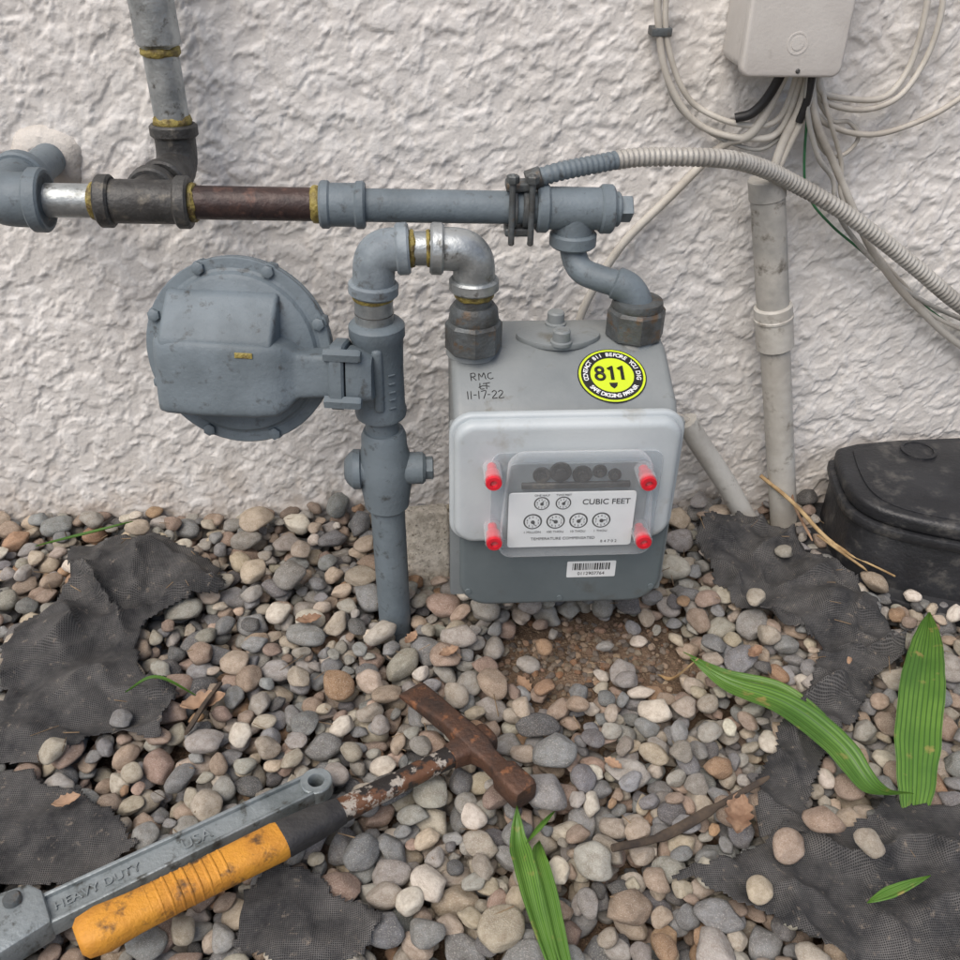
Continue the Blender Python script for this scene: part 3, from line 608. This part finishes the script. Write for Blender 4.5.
# ---------------------------------------------------------------- flexible conduit
fc=empty('flexible_conduit')
path=resample(spline([(.105,-.15,.487),(.125,-.148,.493),(.165,-.135,.497),(.21,-.12,.499),(.286,-.105,.494),(.335,-.08,.480),(.386,-.055,.456),(.438,-.05,.430),(.485,-.05,.402),(.548,-.05,.360),(.613,-.05,.315),(.70,-.045,.265),(.84,-.045,.20),(1.2,-.045,.12)],16),.0014)
nA=60
sweep('painted_part',path[:nA],[.0078+(.0009 if (i//2)%2 else 0) for i in range(nA)],PAINT,fc,16,ang=80)
sweep('armoured_part',path[nA-1:],[.0076+(.0014 if (i//2)%2 else 0) for i in range(len(path)-nA+1)],ARMOR,fc,16,ang=80)
# ---------------------------------------------------------------- utility box and cables
ub=empty('utility_box')
prism('box_body',rrect(.093,.17,.010,5,.354,.650),(0,-.002,0),(1,0,0),(0,0,1),(0,-.066,0),BOXM,ub,.004,3)
prism('box_lid',rrect(.098,.176,.010,5,.354,.650),(0,-.066,0),(1,0,0),(0,0,1),(0,-.014,0),BOXM,ub,.003,3)
lathe('lid_boss',(.355,-.080,.592),(0,-1,0),[(.010,0),(.010,.0005),(.0085,.0005),(.0085,.0002),(.006,.0002),(.006,.0007)],BOXM,ub,28)
cyl('lid_screw',(.360,-.079,.568),(.360,-.0815,.568),.0022,BLACKI,ub,12)
cb=empty('cable_bundle')
def cable(pts,r,m,nm='cable'): sweep(nm,spline(pts,10),r,m,cb,10)
Y=-.018
cable([(.222,Y,.72),(.230,Y,.64),(.236,Y,.60),(.248,Y,.557),(.272,Y,.520),(.300,Y,.500),(.340,-.03,.494),(.372,-.035,.505),(.383,-.04,.575)],.0036,CABLE)
cable([(.236,Y,.72),(.240,Y,.64),(.243,Y,.60),(.252,Y,.570),(.268,Y,.540),(.29,Y,.520),(.33,-.03,.508),(.368,-.035,.516),(.378,-.04,.58)],.0030,CABLE)
cable([(.229,-.014,.72),(.234,-.014,.64),(.238,-.014,.60),(.247,-.014,.562),(.262,-.014,.528),(.288,-.014,.505),(.33,-.022,.486),(.362,-.030,.485),(.384,-.035,.52),(.388,-.04,.58)],.0022,PVCG)
box('cable_clip',(.240,-.012,.592),(.020,.020,.008),NUTM,cb,.001)
cable([(.372,-.04,.585),(.345,-.035,.505),(.318,-.016,.482),(.270,-.014,.428),(.224,-.014,.376),(.192,-.014,.315),(.180,-.018,.275),(.176,-.03,.22)],.0048,CABLE)
cable([(.388,-.04,.58),(.384,-.045,.53),(.373,-.042,.49),(.366,-.04,.435)],.0048,CABLE)
cable([(.392,-.04,.58),(.388,-.05,.53),(.378,-.042,.48),(.369,-.04,.435)],.0034,CABLE)
cable([(.385,-.04,.58),(.400,-.045,.52),(.437,-.03,.469),(.468,-.025,.425),(.500,-.025,.378),(.545,-.025,.330),(.585,-.025,.296),(.648,-.02,.250),(.75,-.02,.20),(1.2,-.02,.14)],.0042,CABLE)
cable([(.388,-.04,.58),(.410,-.045,.528),(.445,-.03,.47),(.456,-.025,.432),(.495,-.02,.385),(.56,-.02,.325),(.62,-.02,.28),(.8,-.02,.21)],.0024,CABLE)
cable([(.380,-.05,.58),(.386,-.055,.53),(.412,-.045,.480),(.440,-.03,.452),(.452,-.028,.420),(.476,-.026,.390),(.520,-.024,.352),(.60,-.02,.300),(.80,-.02,.225)],.0028,PVCG)
cable([(.392,-.045,.58),(.400,-.045,.545),(.435,-.03,.533),(.476,-.025,.533),(.497,Y,.555),(.502,Y,.59),(.500,Y,.64),(.50,Y,.75)],.0032,CABLE)
cable([(.390,-.045,.58),(.402,-.04,.538),(.45,-.03,.522),(.490,-.025,.532),(.512,Y,.562),(.518,Y,.60),(.514,Y,.65),(.52,Y,.75)],.0030,CABLE)
cable([(.386,-.045,.58),(.400,-.04,.525),(.435,-.03,.503),(.48,-.025,.497),(.53,-.02,.512),(.565,-.02,.535),(.62,-.02,.58),(.72,-.02,.62)],.0030,CABLE)
cable([(.384,-.045,.58),(.396,-.04,.520),(.425,-.03,.480),(.448,-.025,.476),(.462,-.02,.492),(.448,-.02,.508),(.425,-.03,.512),(.400,-.04,.540),(.394,-.045,.58)],.0022,CABLE)
cable([(.365,-.05,.59),(.352,-.045,.545),(.338,-.04,.522),(.322,-.035,.515)],.0048,CABLEB,'black_cable')
cable([(.384,-.055,.59),(.385,-.055,.54),(.383,-.05,.515)],.0040,CABLEB,'black_cable')
cable([(.390,-.035,.57),(.405,-.03,.47),(.424,-.02,.428),(.455,-.02,.398),(.494,-.015,.370),(.56,-.015,.322),(.642,-.015,.269),(.8,-.015,.20)],.0014,GREENC,'ground_wire')
# ---------------------------------------------------------------- pipes at wall
cp=empty('conduit_pipe')
d0,d1=V((.366,-.04,.448)),V((.474,-.04,.0))
def cpt(t): return d0.lerp(d1,t)
cyl('conduit_lower',cpt(.28),cpt(1.1),.0172,PVC,cp); cyl('conduit_upper',cpt(0),cpt(.36),.0182,PVCG,cp)
cyl('conduit_cap',cpt(-.02),cpt(.030),.0195,PVCG,cp); cyl('conduit_coupling',cpt(.30),cpt(.42),.0215,PVC,cp,28,.002); cyl('conduit_band',cpt(.33),cpt(.34),.0225,PVC,cp,28,.001)
sp=empty('irrigation_pipe')
sweep('stub',[(.318,-.045,.165),(.335,-.045,.138),(.385,-.045,.068),(.440,-.045,-.02)],[.0135]*4,PVC,sp,24); sweep('stub_wire',spline([(.26,-.05,.15),(.29,-.045,.172),(.315,-.045,.168),(.33,-.045,.15)],8),.004,CABLE,sp,10)
# ---------------------------------------------------------------- concrete block, valve box
cbk=box('concrete_block',(-.002,-.118,.026),(.056,.026,.125),CONC,None,.005,(math.radians(-10),0,.10))
vb=empty('valve_box')
def grow(P,d):
    cx=sum(p[0] for p in P)/len(P); cy=sum(p[1] for p in P)/len(P); o=[]
    for x,y in P:
        l=math.hypot(x-cx,y-cy); o.append((x+(x-cx)/l*d,min(-.008,y+(y-cy)/l*d)))
    return o
def smoothpoly(P,it=2):
    for _ in range(it):
        Q=[]
        for i in range(len(P)):
            a,b=P[i],P[(i+1)%len(P)]; Q+=[(a[0]*.75+b[0]*.25,a[1]*.75+b[1]*.25),(a[0]*.25+b[0]*.75,a[1]*.25+b[1]*.75)]
        P=Q
    return P
SP=smoothpoly(VB)
prism('box_wall',grow(SP,-.004),(0,0,-.05),(1,0,0),(0,1,0),(0,0,.135),VBOX,vb,.002,2)
prism('box_lip',grow(SP,.003),(0,0,.083),(1,0,0),(0,1,0),(0,0,.012),VBOX,vb,.002,2)
prism('lid',grow(SP,-.002),(0,0,.096),(1,0,0),(0,1,0),(0,0,.020),VBOX,vb,.006,4)
prism('lid_panel',grow(SP,-.022),(0,0,.115),(1,0,0),(0,1,0),(0,0,.003),VBOX,vb,.0012,2)
lathe('lid_keyhole',(.62,-.05,.117),(0,0,1),[(.022,0),(.022,.003),(.018,.003),(.018,.0012)],VBOX,vb,28)
prism('base_flange',grow(SP,.030),(0,0,-.03),(1,0,0),(0,1,0),(0,0,.042),VBOX,vb,.003,2)
# ---------------------------------------------------------------- hammer
H2=maxf(np.where(H>.5,0,H),3)
def top(x,y): return float(H2[int((x-X0)/cell),int((y-Y0)/cell)])
hm=empty('hammer')
A0=V((-.262,-.616,0)); B0=V((.042,-.428,0)); dh=(B0-A0).normalized(); nh=V((-dh.y,dh.x,0)); LH=(B0-A0).length
zb=max(top(*(A0+dh*s).xy) for s in (0.02,.06,.1,.14)); zt=max(top(*(A0+dh*s).xy) for s in (LH*.6,LH*.75,LH*.9))
def hp(s,dz=0): return V((A0.x+dh.x*s,A0.y+dh.y*s,zb+.008+(zt+.013-zb-.008)*s/LH+dz))
UZ=V((0,0,1))
def hst(L,n0=None): return [(hp(s),nh*w,UZ*h) for s,w,h in L]
loft('grip',hst([(0,.010,.009),(.004,.0150,.0125),(.018,.0172,.0140),(.04,.0152,.013),(.08,.0146,.0122),(.12,.0152,.0125),(.158,.0158,.013),(.166,.0142,.0115)]),ORANGE,hm,32,2.8,70)
for k in range(10):
    s=.045+k*.0075; loft('grip_rib',[(hp(s-.0015,.0003),nh*.0146,UZ*.0122),(hp(s,.0003),nh*.0152,UZ*.0128),(hp(s+.0015,.0003),nh*.0146,UZ*.0122)],ORANGE,hm,24,2.8,70)
loft('grip_collar',hst([(.160,.0146,.0120),(.164,.0154,.0127),(.190,.0142,.0118),(.208,.0122,.0105),(.216,.0110,.010)]),BLKRUB,hm,28,2.8,70)
loft('shaft',hst([(.20,.0105,.0090),(.25,.0098,.0080),(.31,.0095,.0075),(LH-.03,.0098,.0080),(LH,.0110,.0085)]),SHAFT,hm,24,3,70)
HA=V((-.020,-.350,0)); HB=V((.082,-.490,0)); da=(HB-HA).normalized(); na_=V((-da.y,da.x,0)); LA=(HB-HA).length; kk=LA/.176
hc=hp(LH).z+.002
def hd(s,w,h,dz=0): return (V((HA.x+da.x*s*kk,HA.y+da.y*s*kk,hc+dz)),na_*w,UZ*h)
loft('head',[hd(0,.014,.0020,-.010),hd(.004,.0145,.0035,-.009),hd(.035,.0125,.007,-.004),hd(.070,.0105,.0100,0),hd(.092,.012,.0115,0),hd(.112,.012,.0115,0),hd(.122,.0088,.0088,0),hd(.140,.0088,.0088,0),hd(.146,.0125,.0122,0),hd(.172,.0130,.0126,0),hd(.176,.0115,.011,0)],RUST,hm,28,5,45)
loft('head_socket',[(hp(LH-.03),nh*.0105,UZ*.009),(hp(LH-.012),nh*.0130,UZ*.0115),(hp(LH+.012),nh*.0130,UZ*.0125),(hp(LH+.016),nh*.011,UZ*.010)],RUST,hm,28,4,45)
# ---------------------------------------------------------------- pipe wrench
pw_=empty('pipe_wrench')
WE=V((-.098,-.462,0)); WD=V((-.862,-.503,0)).normalized(); WN=V((-WD.y,WD.x,0))
z1=max(top(*(WE+WD*s).xy) for s in (.01,.05,.1))+.009; z2=max(top(*(WE+WD*s).xy) for s in (.16,.2,.22,.24))+.011
tz=(z2-z1)/.24; WDD=(WD+UZ*tz).normalized(); WU=WDD.cross(WN); WU=WU if WU.z>0 else -WU; W0=V((WE.x,WE.y,z1))
def wp(s,t,h=0): return W0+WDD*s+WN*t+WU*h
def wbar(nm,poly,h0,h1,m=ALU,bev=.0015): return prism(nm,poly,wp(0,0,h0),WDD,WN,WU*(h1-h0),m,pw_,bev,2)
wbar('handle_web',[(.018,-.0090),(.24,-.0115),(.24,.0115),(.018,.0090)],-.003,.004,ALU,0)
wbar('handle_rail_a',[(.012,-.0120),(.24,-.0150),(.24,-.0108),(.012,-.0083)],-.009,.008)
wbar('handle_rail_b',[(.012,.0083),(.24,.0108),(.24,.0150),(.012,.0120)],-.009,.008)
c=wp(.006,0,0); lathe('hang_eye',c,WU,[(.0132,-.008),(.0142,-.007),(.0142,.007),(.0132,.008),(.0075,.008),(.0068,.007),(.0068,-.007),(.0075,-.008),(.0132,-.008)],ALU,pw_,36)
WM=Matrix(((-WDD.x,-WN.x,WU.x),(-WDD.y,-WN.y,WU.y),(-WDD.z,-WN.z,WU.z))).to_4x4()
text('cast_text','USA',(0,0,0),.014,(0,0,0),ALU,pw_,ext=.0008).matrix_local=Matrix.Translation(wp(.115,0,.0046))@WM
text('cast_text','HEAVY DUTY',(0,0,0),.011,(0,0,0),ALU,pw_,ext=.0008).matrix_local=Matrix.Translation(wp(.195,0,.0046))@WM
S_=-.030
def sh(p): return [(x+S_,y) for x,y in p]
wbar('jaw_housing',sh([(.262,-.0160),(.270,-.028),(.300,-.032),(.345,-.034),(.352,-.026),(.352,.020),(.338,.026),(.300,.022),(.262,.0160)]),-.013,.012,ALU,.004)
lathe('housing_pin',wp(.283+S_,-.017,.011),WU,[(.007,0),(.007,.004),(.0055,.006)],NUTM,pw_,20)
lathe('adjust_nut',wp(.318+S_,-.004,.014),WDD,[(.010,-.012),(.0125,-.010),(.0115,-.006),(.0128,-.002),(.0115,.002),(.0128,.006),(.0115,.009),(.010,.012)],NUTM,pw_,26)
wbar('heel_jaw',sh([(.350,-.032),(.366,-.032),(.366,.018),(.350,.018)]),-.012,.011,NUTM,.001)
wbar('hook_shank',sh([(.300,-.014),(.420,-.012),(.420,.004),(.300,.002)]),-.007,.009,NUTM)
wbar('hook_jaw',sh([(.400,-.014),(.440,-.016),(.452,.004),(.440,.040),(.400,.052),(.392,.046),(.396,.012)]),-.011,.011,NUTM,.003)
# ---------------------------------------------------------------- palm leaves and litter
def leaf_mat():
    m,nt,b=new_mat('palm_green'); co=coords(nt)
    n=tex(nt,'ShaderNodeTexNoise',Scale=18.0,Detail=4.0); nt.links.new(co,n.inputs['Vector'])
    uvn=nt.nodes.new('ShaderNodeAttribute'); uvn.attribute_name='lu'
    k=nt.nodes.new('ShaderNodeMath'); k.operation='MULTIPLY'; k.inputs[1].default_value=60; nt.links.new(uvn.outputs['Fac'],k.inputs[0])
    w=nt.nodes.new('ShaderNodeMath'); w.operation='SINE'; nt.links.new(k.outputs[0],w.inputs[0])
    c=mix(nt,ramp(nt,n.outputs['Fac'],.35,.65),lin(76,118,44),lin(106,146,60)); c=mix(nt,ramp(nt,w.outputs[0],.3,1.0),c,lin(58,94,36))
    n4=tex(nt,'ShaderNodeTexNoise',Scale=60.0,Detail=4.0); nt.links.new(co,n4.inputs['Vector']); c=mix(nt,ramp(nt,n4.outputs['Fac'],.62,.72),c,lin(150,140,80))
    nt.links.new(c,b.inputs['Base Color']); b.inputs['Roughness'].default_value=.45
    t=nt.nodes.new('ShaderNodeBsdfTranslucent'); nt.links.new(c,t.inputs[0]); x=nt.nodes.new('ShaderNodeMixShader'); x.inputs[0].default_value=.22
    nt.links.new(b.outputs[0],x.inputs[1]); nt.links.new(t.outputs[0],x.inputs[2]); nt.links.new(x.outputs[0],nt.nodes['Material Output'].inputs[0]); return m
LEAF=leaf_mat()
def blade(name,pts,w,m,fold=.35,parent=None,pleat=5,roll=0,pk=.45):
    pts=spline(pts,12); n=len(pts); nw=16; vs=[];us=[]
    for i,p in enumerate(pts):
        t=i/(n-1); T=(pts[min(i+1,n-1)]-pts[max(i-1,0)]).normalized(); S=T.cross(UZ).normalized(); S=(Matrix.Rotation(roll,3,T)@S); N=S.cross(T)
        e=t/pk if t<pk else (1-t)/(1-pk); ww=w*max(.04,math.sin(math.pi*.5*e)**.85)*(1+.08*mn.noise(V((i*.25,w*99,0))))
        for j in range(nw+1):
            q=j/nw*2-1; z=fold*abs(q)*ww*.5+.0012*(abs((q*pleat)%2-1))
            vs.append(p+S*q*ww*.5+N*z); us.append(j/nw)
    fs=[(i*(nw+1)+j,i*(nw+1)+j+1,(i+1)*(nw+1)+j+1,(i+1)*(nw+1)+j) for i in range(n-1) for j in range(nw)]
    me=bpy.data.meshes.new(name); me.from_pydata([tuple(v) for v in vs],[],fs); a=me.attributes.new('lu','FLOAT','POINT'); a.data.foreach_set('value',us)
    return link(me,name,m,parent,ang=25)
def g(x,y,dz=.006): return (x,y,top(x,y)+dz)
pl1=empty('palm_leaf'); blade('leaflet',[g(.270,-.325,.008),(.302,-.357,.036),(.345,-.398,.046),(.378,-.445,.044),(.398,-.490,.036),g(.408,-.525,.012)],.034,LEAF,.35,pl1,5,0,.5)
blade('leaflet_thin',[g(.264,-.318,.010),(.305,-.340,.034),(.352,-.368,.040),(.385,-.405,.034),(.402,-.44,.026)],.012,LEAF,.8,pl1,3)
blade('petiole',[g(.245,-.305,.004),g(.26,-.315,.008),g(.277,-.33,.012)],.006,STRAW,.5,pl1,2)
pl2=empty('palm_leaf.001'); blade('leaflet',[(.420,-.522,.026),(.432,-.50,.034),(.458,-.44,.048),(.495,-.37,.054),(.530,-.31,.048),(.560,-.258,.036)],.042,LEAF,.30,pl2,7,0,.48)
pl3=empty('palm_leaf.002'); blade('leaflet',[g(.073,-.498,.02),(.072,-.525,.034),(.075,-.555,.036),(.082,-.60,.032),(.10,-.68,.026)],.019,LEAF,.7,pl3,3)
blade('leaflet_b',[(.092,-.515,.02),(.088,-.540,.034),(.092,-.575,.036),(.098,-.63,.032),(.11,-.69,.026)],.014,LEAF,.7,pl3,3); blade('tip_a',[(.078,-.530,.038),(.094,-.512,.036),(.108,-.493,.03)],.005,LEAF,.8,pl3,2)
blade('palm_leaf.003',[g(.345,-.600,.008),g(.37,-.593,.010),g(.402,-.585,.008)],.010,LEAF,.6,None,3)
blade('grass_blade',[g(-.47,-.095),g(-.41,-.075,.008),g(-.36,-.065)],.005,LEAF,.6,None,2); blade('grass_blade.001',[g(-.30,-.345,.006),g(-.27,-.338,.006),g(-.235,-.34,.006)],.004,LEAF,.6,None,2)
def stick(name,pts,r,m,flat=1): return sweep(name,spline(pts,6),r,m,None,8,flat=flat)
stick('dry_palm_stem',[(.430,-.035,.075),(.462,-.075,.060),(.50,-.13,.035),g(.545,-.20,.006)],[.0026]*15+[.0012],STRAW)
stick('dry_palm_stem.001',[(.462,-.03,.10),(.470,-.06,.05),g(.482,-.11,.003)],[.0018]*12+[.001],DEADLEAF); stick('dry_palm_stem.002',[g(.470,-.14,.008),g(.52,-.165,.01),g(.565,-.19,.006)],[.0016]*12+[.001],STRAW)
stick('dark_branch',[g(.150,-.540,.002),g(.20,-.520,.006),g(.25,-.503,.006),g(.30,-.485,.004)],[.0035]*6+[.005]*6+[.003]*6+[.0015],TWIG,.7)
stick('bark_strip',[g(-.215,-.325,.004),g(-.222,-.36,.006),g(-.23,-.40,.003)],[.006]*12+[.004],TWIG,.4)
def dead(name,x,y,s,rz,m=DEADLEAF):
    n=14; vs=[];fs=[]
    for i in range(n+1):
        for j in range(n+1):
            u=i/n*2-1; v=j/n*2-1; wv=(1-abs(u)**2.2)*(.5+.10*math.sin(i*2.1+s*300))+.02; X=u*s; Yy=v*wv*s; z=.45*s*v*v*wv+.28*s*u*u+.12*s*mn.noise(V((u*2.5,v*2.5,s*900)))
            vs.append((x+X*math.cos(rz)-Yy*math.sin(rz),y+X*math.sin(rz)+Yy*math.cos(rz),top(x,y)+.001+z))
    fs=[(i*(n+1)+j,i*(n+1)+j+1,(i+1)*(n+1)+j+1,(i+1)*(n+1)+j) for i in range(n) for j in range(n)]
    me=bpy.data.meshes.new(name); me.from_pydata(vs,[],fs); return link(me,name,m,None,ang=60)
for k,(x,y,s,r) in enumerate(((-.225,-.352,.022,.3),(.265,-.515,.022,1.2),(-.132,-.235,.014,.2),(.10,-.31,.013,2),(.345,-.31,.012,.7),(-.02,-.26,.011,1),(.17,-.44,.010,2.4),(-.32,-.47,.012,.4),(.02,-.30,.012,.5))): dead('dead_leaf' if k==0 else 'dead_leaf.%03d'%k,x,y,s,r)
vs=[];fs=[]
for _ in range(110):
    x=rng.uniform(-.55,.62); y=rng.uniform(-.60,-.015); a=rng.uniform(0,math.pi); l=rng.uniform(.005,.018)*(1 if rng.random()<.9 else 1.8); r=rng.uniform(.0003,.0006)
    dx,dy=math.cos(a)*l/2,math.sin(a)*l/2; za=top(min(max(x-dx,-.84),1.1),min(max(y-dy,-.85),-.006))-.003; zb_=top(min(max(x+dx,-.84),1.1),min(max(y+dy,-.85),-.006))-.003
    if max(za,zb_)>.06: continue
    b0=len(vs); px,py=-math.sin(a)*r,math.cos(a)*r
    for (ex,ey,ez) in ((x-dx,y-dy,za),(x+dx,y+dy,zb_)): vs+= [(ex-px,ey-py,ez),(ex+px,ey+py,ez),(ex,ey,ez+r*1.7)]
    fs+=[(b0,b0+1,b0+4,b0+3),(b0+1,b0+2,b0+5,b0+4),(b0+2,b0,b0+3,b0+5)]
me=bpy.data.meshes.new('plant_litter'); me.from_pydata(vs,[],fs); link(me,'plant_litter',LITTER,None)
# ---------------------------------------------------------------- light, sky, camera
w=bpy.data.worlds.new('World'); scn.world=w; w.use_nodes=True; nt=w.node_tree
sky=nt.nodes.new('ShaderNodeTexSky'); sky.sky_type='NISHITA'; sky.sun_disc=False
el,az=math.radians(56),math.radians(216)
sky.sun_elevation=el; sky.sun_rotation=az; sky.air_density=1.0; sky.dust_density=4.0; sky.ozone_density=1.0
bg=nt.nodes['Background']; nt.links.new(sky.outputs[0],bg.inputs[0]); bg.inputs[1].default_value=.15
sd=bpy.data.lights.new('sun','SUN'); sd.energy=2.1; sd.angle=math.radians(48); sd.color=(1,.95,.88)
so=bpy.data.objects.new('sun',sd); COL.objects.link(so)
dirv=V((math.sin(az)*math.cos(el),math.cos(az)*math.cos(el),math.sin(el))); so.rotation_euler=dirv.to_track_quat('Z','Y').to_euler()
cd=bpy.data.cameras.new('camera'); cd.lens=35; cd.sensor_width=36; cd.clip_end=500; cd.clip_start=.01
co_=bpy.data.objects.new('camera',cd); COL.objects.link(co_)
Mx=Matrix.Rotation(math.radians(-4),3,'Z')@Matrix.Rotation(math.radians(56),3,'X')@Matrix.Rotation(math.radians(1),3,'Z')
co_.matrix_world=Matrix.Translation((0,-1.01,.737))@Mx.to_4x4(); scn.camera=co_
scn.view_settings.view_transform='Standard'; scn.view_settings.look='None'; scn.view_settings.exposure=0
